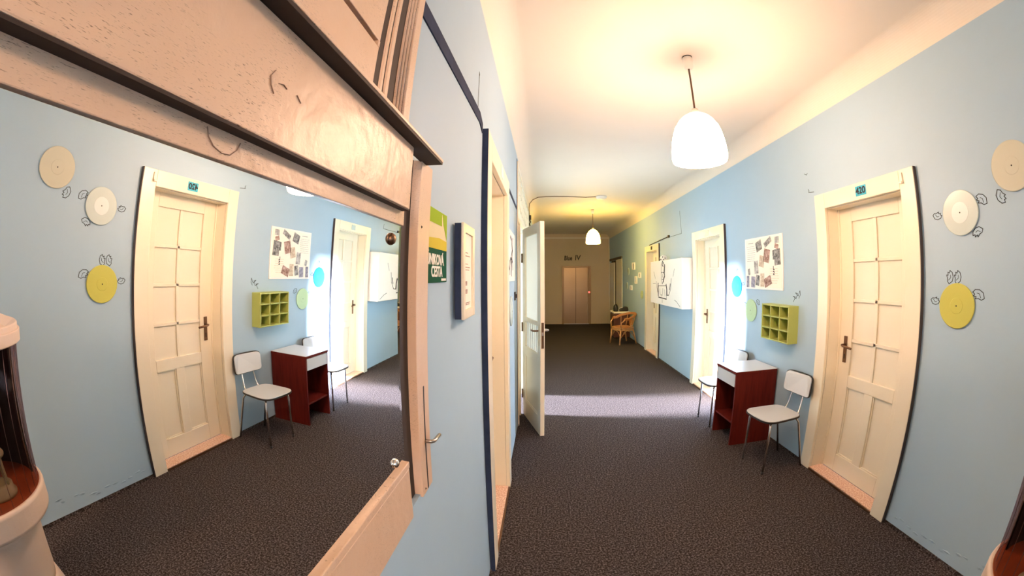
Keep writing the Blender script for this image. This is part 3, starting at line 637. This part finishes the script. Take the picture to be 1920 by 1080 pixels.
# white wall box with its drawing
bx, by0, by1, bz0, bz1 = 2.224, 5.18, 6.805, 1.068, 1.80
bo = empty('wall_box', (W, mid((by0, by1)), bz0)); tag(bo, 'large white wall box with a black ink drawing on its front', 'box'); bc = mid((by0, by1))
MB().box(bx - W, 0.0, by0 - bc, by1 - bc, 0, bz1 - bz0).build('casing', 'white_paint', bo, 0.004)
def draw(pts, wd_):
    mb = ribbon([(p[0] - bc, p[1] - bz0) for p in pts], wd_, bx - W, 1); mb.build('drawn_line', 'ink', bo)
draw([(6.163, 1.72), (6.09, 1.79), (6.02, 1.74), (5.968, 1.70)], 0.016)
draw([(6.163, 1.72), (6.165, 1.60), (6.155, 1.50), (6.112, 1.41), (6.04, 1.47), (6.0, 1.547), (5.97, 1.70)], 0.012)
draw([(5.985, 1.72), (6.01, 1.62), (5.99, 1.54), (6.03, 1.50), (6.06, 1.45)], 0.035)
draw([(6.07, 1.77), (6.10, 1.72), (6.06, 1.70)], 0.02); draw([(6.14, 1.60), (6.10, 1.60)], 0.016); draw([(6.06, 1.595), (6.02, 1.60)], 0.016); draw([(6.09, 1.57), (6.10, 1.53), (6.08, 1.525)], 0.008); draw([(6.12, 1.49), (6.07, 1.49)], 0.01)
draw([(6.328, 1.377), (5.892, 1.387), (5.889, 1.177), (6.326, 1.188), (6.328, 1.377)], 0.008)
draw([(6.326, 1.185), (5.889, 1.172)], 0.016)
draw([(6.348, 1.418), (6.36, 1.33), (6.339, 1.211)], 0.034); draw([(5.909, 1.403), (5.875, 1.33), (5.865, 1.239)], 0.034)
draw([(6.451, 1.452), (6.42, 1.35), (6.368, 1.263)], 0.008); draw([(5.651, 1.503), (5.68, 1.35), (5.768, 1.243), (5.86, 1.235)], 0.012); draw([(5.70, 1.42), (5.74, 1.33)], 0.02)
draw([(5.503, 1.648), (5.569, 1.535)], 0.006); draw([(6.668, 1.413), (6.494, 1.415)], 0.006); draw([(6.109, 1.159), (6.107, 1.102)], 0.01); draw([(5.504, 1.183), (5.40, 1.16), (5.26, 1.10)], 0.006)
draw([(6.60, 1.62), (6.52, 1.50)], 0.006); draw([(6.25, 1.33), (6.22, 1.22)], 0.008); draw([(6.08, 1.34), (6.10, 1.22)], 0.008); draw([(6.0, 1.32), (5.96, 1.22)], 0.008); draw([(6.18, 1.24), (6.14, 1.21)], 0.012)
sp = empty('figurine', (2.30, 6.26, bz1)); sp.scale = (0.75, 0.75, 0.75); tag(sp, 'small white speckled ornament standing on top of the white wall box', 'ornament')
MB().lathe([(0.07, 0.0), (0.085, 0.02), (0.09, 0.06), (0.075, 0.10), (0.03, 0.125), (0.001, 0.13)], 18).build('body', 'white_paint', sp)
for a, b, c3 in ((-0.08, -0.03, 0.03), (-0.05, -0.065, 0.08), (-0.085, 0.03, 0.07), (-0.03, -0.08, 0.02), (0.0, -0.088, 0.055)):
    MB().lathe([(0.016, -0.006), (0.016, 0.006), (0.001, 0.012)], 10).xf(Matrix.Translation((a, b, c3)) @ Matrix.Rotation(PI / 2, 4, 'Y')).build('spot', 'black', sp)

# small frames and ovals on the far right wall
def small_frame(label, y, z0, z1, w_):
    o = empty('picture_frame', (W, y, z0)); tag(o, label, 'picture frame', 'small frames on the far right wall'); h = z1 - z0; t = 0.024
    for s in (-1, 1): MB().box(-0.03, 0, s * w_ / 2, s * (w_ / 2 - t), 0, h).build('frame_side', 'white_paint', o, 0.003)
    for z in (0, h - t): MB().box(-0.03, 0, -w_ / 2 + t, w_ / 2 - t, z, z + t).build('frame_end', 'white_paint', o, 0.003)
    MB().box(-0.012, 0, -w_ / 2 + t, w_ / 2 - t, t, h - t).build('picture', 'photo_dark', o)
small_frame('small white frame highest of the cluster on the far right wall', 8.90, 1.696, 1.871, 0.24)
small_frame('small white frame nearest the camera in the far wall cluster', 8.30, 1.503, 1.628, 0.17)
small_frame('small tall white frame in the middle of the far wall cluster', 8.66, 1.369, 1.544, 0.18)
small_frame('small white frame lowest of the cluster above the rattan chair', 9.16, 1.206, 1.325, 0.19)
for lab, y, z, R, m in (('pale oval plate beside the highest small frame on the far wall', 9.48, 1.665, 0.096, 'record_white'), ('pale oval plate lowest and furthest on the far right wall', 9.65, 1.302, 0.091, 'record_white'), ('dark round disc on the far right wall before the half hidden door', 8.14, 1.142, 0.088, 'lantern_green')):
    o = empty('wall_plate', (W, y, z)); tag(o, lab, 'plate', 'round plates on the far right wall'); X = Matrix.Rotation(-PI / 2, 4, 'Y')
    MB().lathe([(R, 0.0), (R, 0.012), (R * 0.9, 0.02), (R * 0.6, 0.014)], 28).xf(X).build('rim', m, o); MB().lathe([(R * 0.6, 0.0), (R * 0.6, 0.016)], 24).xf(X).build('well', m, o)

# ------------------------------------------------------------------ chairs and bedside table
def formica_chair(label, x, y, rz):
    """local: x right, y towards the back, origin on the floor under the seat centre"""
    ch = empty('kitchen_chair', (x, y, 0), (0, 0, rz)); tag(ch, label, 'chair', 'white formica chairs along the right wall')
    sz = 0.45
    out = []
    for i in range(40):
        t = 2 * PI * i / 40; c, s = math.cos(t), math.sin(t); e = 0.42
        px = math.copysign(abs(c) ** e, c); py = math.copysign(abs(s) ** e, s)
        wd_ = 0.190 - 0.022 * (py + 1) / 2 * 1.0
        out.append((px * wd_, py * 0.185 - (0.0 if py > 0 else 0.02 * (1 - px * px))))
    inn = [(p[0] * 0.975, p[1] * 0.975) for p in out]
    MB().prism(out, 'z', sz - 0.016, sz - 0.003).build('seat_edge', 'black', ch)
    MB().prism(inn, 'z', sz - 0.004, sz + 0.002).build('seat', 'white_laminate', ch, 0.001)
    # backrest: gently curved rounded panel
    def back(w_, h_, y0, th):
        mb = MB(); N = 12; pts = []
        for i in range(36):
            t = 2 * PI * i / 36; c, s = math.cos(t), math.sin(t); e = 0.3
            pts.append((math.copysign(abs(c) ** e, c) * w_ / 2, math.copysign(abs(s) ** e, s) * h_ / 2))
        fr = [(p[0], y0 - 0.025 * (1 - (p[0] / 0.17) ** 2) * -1 + 0.25 * p[1] * 0.5, 0.665 + p[1]) for p in pts]
        k = len(pts); mb.v = fr + [(p[0], p[1] + th, p[2]) for p in fr]
        mb.f = [tuple(range(k - 1, -1, -1)), tuple(range(k, 2 * k))] + [(i, (i + 1) % k, k + (i + 1) % k, k + i) for i in range(k)]; mb.sm = [False] * len(mb.f); return mb
    bk = back(0.325, 0.168, 0.215, 0.012).build('backrest', 'white_laminate', ch)
    back(0.337, 0.180, 0.224, 0.010).build('backrest_edge', 'black', ch)
    for s in (-1, 1):
        MB().tube([(s * 0.10, -0.10, sz - 0.022), (s * 0.135, -0.125, sz - 0.03), (s * 0.145, -0.135, sz - 0.06), (s * 0.152, -0.145, 0.0)], 0.0095, 8).build('leg', 'chrome', ch)
        MB().tube([(s * 0.10, 0.10, sz - 0.022), (s * 0.13, 0.14, sz - 0.03), (s * 0.142, 0.16, sz - 0.06), (s * 0.165, 0.245, 0.0)], 0.0095, 8).build('leg', 'chrome', ch)
        MB().tube([(s * 0.085, -0.02, sz - 0.024), (s * 0.085, 0.15, sz - 0.022), (s * 0.083, 0.195, sz - 0.005), (s * 0.078, 0.215, sz + 0.04), (s * 0.070, 0.245, 0.60), (s * 0.068, 0.262, 0.70)], 0.0075, 8).build('back_support', 'chrome', ch)
        MB().tube([(s * 0.152, -0.145, 0.0), (s * 0.1515, -0.1445, 0.02)], 0.012, 8).build('foot_cap', 'black', ch)
    MB().tube([(-0.12, -0.10, sz - 0.024), (0.12, -0.10, sz - 0.024)], 0.008, 8).build('cross_bar', 'chrome', ch)
    return ch
formica_chair('white kitchen chair with chrome legs between the red-brown table and door 420', 2.105, 2.575, -PI / 2 + 0.07)
formica_chair('white kitchen chair with chrome legs half hidden behind the red-brown table', 2.105, 3.64, -PI / 2 + 0.02)

tx0, tx1, ty0, ty1, th = 1.955, 2.395, 3.003, 3.400, 0.70
tb = empty('bedside_table', (mid((tx0, tx1)), mid((ty0, ty1)), 0)); tag(tb, 'red-brown wooden bedside table with white top and drawer on the blue wall', 'table')
hx, hy = (tx1 - tx0) / 2, (ty1 - ty0) / 2
MB().box(-hx - 0.006, hx, -hy - 0.004, hy + 0.004, th - 0.004, th).build('top', 'white_laminate', tb, 0.001)
MB().box(-hx - 0.006, hx, -hy - 0.004, hy + 0.004, th - 0.026, th - 0.004).build('top_edge', 'mahogany', tb, 0.001)
for s in (-1, 1): MB().box(-hx, hx, s * hy, s * (hy - 0.018), 0, th - 0.026).build('side_panel', 'mahogany', tb, 0.001)
MB().box(hx - 0.010, hx, -hy + 0.018, hy - 0.018, 0.12, th - 0.026).build('back_panel', 'mahogany', tb)
MB().box(-hx + 0.01, hx - 0.010, -hy + 0.018, hy - 0.018, 0.205, 0.223).build('shelf', 'mahogany', tb, 0.001)
dr = MB().box(-hx - 0.004, -hx + 0.014, -hy + 0.020, hy - 0.020, 0.555, 0.668).build('drawer', 'white_laminate', tb, 0.002)
MB().box(-hx + 0.014, hx - 0.05, -hy + 0.026, hy - 0.026, 0.565, 0.66).build('drawer_body', 'mahogany', dr)

# ------------------------------------------------------------------ things on the left wall
es = empty('escape_route_sign', (0, 0.90, 1.525)); tag(es, 'green and cream escape route sign partly behind the brown wooden stile', 'sign')
MB().box(0, 0.003, -0.095, 0.106, 0, 0.083).build('lettered_half', 'sign_green', es)
MB().box(0, 0.003, -0.095, 0.106, 0.083, 0.180).build('picture_half', 'sign_cream', es)
MB().prism([(-0.095, 0.145), (0.055, 0.145), (0.055, 0.180), (-0.095, 0.180)], 'x', 0.003, 0.0036).build('lime_field', 'sign_lime', es)
MB().prism([(0.055, 0.18), (0.106, 0.18), (0.106, 0.11), (0.072, 0.15), (0.06, 0.175)], 'x', 0.003, 0.0036).build('lime_field', 'sign_lime', es)
MB().prism([(-0.095, 0.083), (0.106, 0.083), (0.106, 0.108), (0.03, 0.112), (-0.095, 0.104)], 'x', 0.003, 0.0034).build('lime_field', 'sign_yellow', es)
lettering('lettering', 'ÚNIKOVÁ', 0.036, 'sign_white', es, (0.0034, 0.000, 0.055), ROT_LEFT, sx=0.92, bold=0.001)
lettering('lettering', 'CESTA', 0.036, 'sign_white', es, (0.0034, 0.012, 0.026), ROT_LEFT, sx=0.92, bold=0.001)
MB().box(0.003, 0.0036, 0.052, 0.098, 0.004, 0.010).build('small_print', 'sign_white', es)

def wall_picture(name, label, y0, y1, z0, z1, x0, x1, fw_, m, inner):
    o = empty(name, (0, mid((y0, y1)), z0)); tag(o, label, 'picture'); c = mid((y0, y1)); h = z1 - z0
    for s, e in ((-1, y0 - c), (1, y1 - c)): MB().box(x0, x1, e, e - s * fw_, 0, h).build('frame_side', m, o, 0.002)
    for z in (0, h - fw_): MB().box(x0, x1, y0 - c + fw_, y1 - c - fw_, z, z + fw_).build('frame_end', m, o, 0.002)
    MB().box(x0 if x1 - x0 > 0.012 else x0 - 0.004, x1 - 0.006, y0 - c + fw_, y1 - c - fw_, fw_, h - fw_).build('sheet', inner, o)
    return o
p1 = wall_picture('framed_notice', 'cream framed notice hanging between the green sign and the near left door', 1.085, 1.262, 1.412, 1.700, 0.026, 0.034, 0.028, 'cream_paint', 'paper')
for k, (z, w_) in enumerate(((0.20, .05), (0.19, .08), (0.165, .05), (0.155, .08), (0.147, .07), (0.10, .035), (0.075, .04), (0.045, .08), (0.04, .07))):
    MB().box(0.028, 0.0284, -0.045, -0.045 + w_, z, z + (0.003 if k not in (5, 6) else 0.014)).build('printed_line', 'photo_brown', p1)
MB().box(0.006, 0.0258, -0.0865, 0.0865, 0.002, 0.286).build('shadow_backing', 'navy_paint', p1)  # dark board whose side stands in for the frame's shadow
p2 = wall_picture('framed_drawing', 'white framed ink drawing on the left wall past the near door', 2.66, 3.27, 1.506, 1.895, 0.0, 0.015, 0.035, 'white_paint', 'paper_white')
for pts in ([(2.9, 1.85), (3.0, 1.83), (3.05, 1.75), (2.98, 1.70), (3.06, 1.66)], [(2.82, 1.6), (2.9, 1.68), (2.98, 1.68), (3.0, 1.58)], [(2.85, 1.56), (2.85, 1.66)], [(3.0, 1.55), (3.02, 1.66)], [(3.1, 1.85), (3.08, 1.72), (3.12, 1.60)]):
    mb = ribbon([(a - mid((2.66, 3.27)), b - 1.506) for a, b in pts], 0.02, 0.0092, -1); mb.build('drawn_line', 'ink', p2)
o = empty('vinyl_record', (0, 3.01, 1.266)); tag(o, 'grey-blue record on the left wall under the framed ink drawing', 'record')
X = Matrix.Rotation(PI / 2, 4, 'Y'); MB().lathe([(0.118, 0), (0.118, 0.008), (0.112, 0.010), (0.045, 0.010), (0.004, 0.011)], 40).xf(X).build('disc', 'record_white', o); MB().lathe([(0.004, 0), (0.004, 0.013)], 10).xf(X).build('spindle_pin', 'black', o)
o = empty('light_switch', (0, 3.40, 1.33)); tag(o, 'small dark switch beside the record on the left wall', 'switch')
MB().box(0, 0.012, -0.035, 0.035, 0, 0.075).build('plate', 'black', o, 0.003); MB().box(0.012, 0.02, -0.015, 0.015, 0.02, 0.055).build('rocker', 'brown_dark', o, 0.002)

# ------------------------------------------------------------------ the far end
lf_ = empty('door_7', (1.316, YE, 0)); tag(lf_, 'brown metal lift doors in the beige end wall', 'lift door', kind='structure')
for s in (-1, 1): MB().box(s * 0.473, s * 0.41, -0.03, 0, 0, 1.889).build('frame_side', 'lift_frame', lf_, 0.004)
MB().box(-0.41, 0.41, -0.03, 0, 1.83, 1.889).build('frame_head', 'lift_frame', lf_, 0.004)
MB().box(-0.41, -0.022, -0.012, -0.004, 0.02, 1.83).build('door_panel', 'lift_metal', lf_, 0.002); MB().box(-0.018, 0.36, -0.012, -0.004, 0.02, 1.83).build('door_panel', 'lift_metal', lf_, 0.002); MB().box(0.364, 0.41, -0.016, -0.004, 0.02, 1.83).build('door_post', 'lift_frame', lf_, 0.002)
MB().box(-0.026, -0.014, -0.0135, -0.004, 0.02, 1.83).build('centre_seam', 'brown_dark', lf_)
MB().box(-0.41, 0.41, -0.06, 0, 0.0, 0.02).build('sill', 'steel', lf_)
cbx = MB().box(0.375, 0.445, -0.042, -0.03, 0.90, 1.08).build('call_panel', 'lift_frame', lf_, 0.003)
MB().lathe([(0.026, 0), (0.024, 0.012), (0.001, 0.016)], 16).xf(Matrix.Translation((0.41, -0.042, 1.035)) @ Matrix.Rotation(PI / 2, 4, 'X')).build('call_light', 'red_light', cbx)
lettering('painted_lettering', 'Blue', 0.205, 'ink', we, (1.045, YE - 0.002, 2.14), ROT_END, sx=0.72, bold=0.006, shear=0.1)
lettering('painted_lettering', 'IV', 0.235, 'ink', we, (1.355, YE - 0.002, 2.15), ROT_END, sx=0.9, bold=0.004, shear=0.1)

# low dark cabinet and what stands on it
cx0, cx1, cy0, cy1, cht = 2.00, 2.405, 9.28, 9.78, 0.665
cab = empty('shoe_cabinet', (mid((cx0, cx1)), mid((cy0, cy1)), 0)); tag(cab, 'low dark wooden cabinet with pale top behind the rattan chair', 'cabinet')
hx, hy = (cx1 - cx0) / 2, (cy1 - cy0) / 2
MB().box(-hx, hx, -hy, hy, 0.03, cht - 0.035).build('body', 'dark_wood', cab, 0.003)
MB().box(-hx - 0.02, hx, -hy - 0.02, hy + 0.02, cht - 0.035, cht).build('top', 'paper', cab, 0.004)
for s in (-1, 1):
    dd = MB().box(-hx - 0.012, -hx, s * 0.01, s * (hy - 0.01), 0.05, cht - 0.06).build('door', 'dark_wood', cab, 0.002)
    MB().lathe([(0.012, 0), (0.012, 0.012), (0.001, 0.018)], 12).xf(Matrix.Translation((-hx - 0.012, s * 0.04, 0.38)) @ Matrix.Rotation(-PI / 2, 4, 'Y')).build('knob', 'bronze', dd)
for a in (-1, 1):
    for b in (-1, 1): MB().box(a * (hx - 0.05), a * (hx - 0.01), b * (hy - 0.05), b * (hy - 0.01), 0, 0.03).build('foot', 'black', cab)
o = empty('round_bag', (2.06, 9.42, cht)); tag(o, 'upright black rounded bag on the pale cabinet top', 'bag')
mb = MB().lathe([(0.05, 0), (0.062, 0.02), (0.066, 0.08), (0.055, 0.14), (0.03, 0.175), (0.002, 0.185)], 20); mb.build('body', 'leather_black', o)
MB().tube([(-0.03, -0.05, 0.12), (-0.02, -0.06, 0.19), (0.02, -0.06, 0.19), (0.03, -0.05, 0.12)], 0.006, 6).build('strap', 'leather_black', o)
o = empty('hand_bag', (2.27, 9.46, cht)); tag(o, 'slouching black handbag beside the round bag on the cabinet', 'bag')
MB().prism([(-0.12, 0), (0.11, 0), (0.12, 0.05), (0.10, 0.115), (0.03, 0.12), (-0.05, 0.09), (-0.11, 0.05)], 'y', -0.06, 0.06).build('body', 'leather_black', o, 0.02)
MB().tube([(-0.12, -0.02, 0.01), (-0.14, -0.03, 0.05), (-0.10, -0.04, 0.085), (-0.03, -0.04, 0.10)], 0.008, 6).build('handle', 'paper', o)

# rattan armchair, facing the camera's left
rc = empty('rattan_chair', (2.08, 8.62, 0), (0, 0, math.radians(-68))); tag(rc, 'rattan armchair with bamboo legs standing before the dark cabinet', 'chair')
# local: x right, y towards the back
so = [(0.23 * math.copysign(abs(math.cos(t)) ** 0.6, math.cos(t)), 0.21 * math.copysign(abs(math.sin(t)) ** 0.6, math.sin(t))) for t in [2 * PI * i / 28 for i in range(28)]]
MB().prism(so, 'z', 0.335, 0.375, smooth=True).build('seat', 'rattan', rc, 0.012)
for k in range(3): MB().tube([(p[0] * 1.0, p[1] * 1.0, 0.325 + k * 0.025) for p in so], 0.013, 6, closed=True).build('seat_wrap', 'rattan_pole', rc)
legs = [((-0.19, -0.18, 0.33), (-0.20, -0.21, 0)), ((0.19, -0.18, 0.33), (0.20, -0.21, 0)), ((-0.17, 0.17, 0.33), (-0.20, 0.25, 0)), ((0.17, 0.17, 0.33), (0.20, 0.25, 0))]
for a, b in legs: MB().tube([a, b], 0.017, 8).build('leg', 'rattan_pole', rc)
arm = []
for i in range(21):
    t = -0.28 + (PI + 0.56) * i / 20
    z = 0.60 + 0.07 * max(0, math.sin(t)) ** 1.0
    arm.append((0.255 * math.cos(t), 0.05 + 0.25 * math.sin(t) if math.sin(t) > 0 else 0.05 + 0.60 * math.sin(t), z - (0.03 if math.sin(t) < 0 else 0)))
for dx in (0.0, 0.016, 0.032): MB().tube([(p[0] * (1 + dx), p[1] * (1 + dx), p[2] + dx * 0.6) for p in arm], 0.021, 6).build('arm_band', 'rattan', rc)
for s in (-1, 1):
    e = arm[0] if s > 0 else arm[-1]
    MB().tube([e, (e[0] * 0.98, e[1] - 0.03, e[2] - 0.04), (s * 0.22, -0.19, 0.50), (s * 0.20, -0.18, 0.33)], 0.014, 8).build('arm_post', 'rattan_pole', rc)
    MB().tube([(s * 0.195, -0.185, 0.16), (s * 0.10, -0.19, 0.28), (0, -0.195, 0.31)], 0.008, 6).build('arch', 'rattan_pole', rc)
    MB().tube([(s * 0.195, -0.17, 0.16), (s * 0.20, -0.08, 0.28), (s * 0.20, 0.0, 0.31), (s * 0.195, 0.08, 0.28), (s * 0.19, 0.19, 0.16)], 0.008, 6).build('arch', 'rattan_pole', rc)
for k in range(5):
    t = 0.25 + (PI - 0.5) * k / 4
    MB().tube([(0.20 * math.cos(t), 0.03 + 0.17 * math.sin(t), 0.36), (0.255 * math.cos(t), 0.05 + 0.25 * math.sin(t), 0.60 + 0.07 * math.sin(t))], 0.009, 6).build('back_cane', 'rattan_pole', rc)
MB().prism([(-0.06, 0.40), (0.06, 0.40), (0.075, 0.50), (0.05, 0.60), (-0.05, 0.60), (-0.075, 0.50)], 'y', 0.225, 0.245).build('woven_splat', 'rattan', rc, 0.005)

# ------------------------------------------------------------------ round display case on the right
dc = empty('display_case', (1.86, 0.20, 0)); tag(dc, 'round beige display case with smoked glass cylinder near the right wall', 'display case')
MB().lathe([(0.245, 0.0), (0.245, 0.02), (0.228, 0.10), (0.217, 0.145), (0.208, 0.157)], 48, flat=(0,)).build('foot', 'beige_plastic', dc)
MB().lathe([(0.206, 0.155), (0.214, 0.20), (0.232, 0.45), (0.240, 0.500)], 48).build('pedestal', 'beige_plastic', dc)
MB().lathe([(0.238, 0.496), (0.292, 0.500), (0.303, 0.506), (0.307, 0.520), (0.308, 0.600), (0.305, 0.612), (0.299, 0.616), (0.292, 0.616), (0.292, 0.600)], 64, flat=(0, 3, 6, 7)).build('lower_rim', 'beige_plastic', dc)
MB().lathe([(0.291, 0.600), (0.291, 0.614)], 64).build('case_floor', 'wood_orange', dc)
MB().lathe([(0.288, 0.615), (0.299, 1.205)], 64, caps=False).build('glass', 'smoked_glass', dc)
for k in range(30):
    t = 2 * PI * (k + 0.5) / 30
    MB().tube([(0.280 * math.cos(t), 0.280 * math.sin(t), 0.615), (0.288 * math.cos(t), 0.288 * math.sin(t), 1.205)], 0.0011, 5).build('wire', 'steel', dc)
MB().lathe([(0.312, 1.198), (0.318, 1.203), (0.318, 1.246), (0.315, 1.249), (0.308, 1.249), (0.308, 1.270), (0.303, 1.275)], 64, flat=(1, 3, 4)).build('upper_rim', 'beige_plastic', dc)
MB().lathe([(0.302, 1.274), (0.22, 1.305), (0.19, 1.308)], 8, smooth=False).build('lid', 'beige_plastic', dc)
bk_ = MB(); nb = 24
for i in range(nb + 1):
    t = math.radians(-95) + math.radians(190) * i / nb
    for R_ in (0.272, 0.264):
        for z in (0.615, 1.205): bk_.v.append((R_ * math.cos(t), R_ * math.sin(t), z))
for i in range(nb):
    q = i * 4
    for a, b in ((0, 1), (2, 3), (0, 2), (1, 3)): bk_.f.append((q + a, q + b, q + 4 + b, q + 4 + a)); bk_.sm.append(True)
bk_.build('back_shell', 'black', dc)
ln = empty('lantern', (1.735, 0.275, 0.614)); tag(ln, 'small green metal lantern standing inside the smoked glass case', 'lantern')
MB().lathe([(0.075, 0), (0.078, 0.012), (0.068, 0.02), (0.065, 0.045), (0.055, 0.05)], 24).build('base', 'lantern_green', ln)
for k in range(4):
    t = PI / 4 + k * PI / 2; MB().tube([(0.055 * math.cos(t), 0.055 * math.sin(t), 0.048), (0.048 * math.cos(t), 0.048 * math.sin(t), 0.165)], 0.005, 6).build('post', 'lantern_green', ln)
MB().lathe([(0.045, 0.048), (0.043, 0.165)], 20, caps=False).build('lantern_glass', 'clear_glass', ln)
MB().lathe([(0.060, 0.163), (0.062, 0.172), (0.048, 0.195), (0.03, 0.205), (0.028, 0.222), (0.01, 0.235)], 24).build('roof', 'lantern_green', ln)
MB().tube([(0.02 * math.cos(t), 0, 0.25 + 0.02 * math.sin(t)) for t in [2 * PI * i / 14 for i in range(14)]], 0.003, 6, closed=True).build('ring', 'lantern_green', ln)
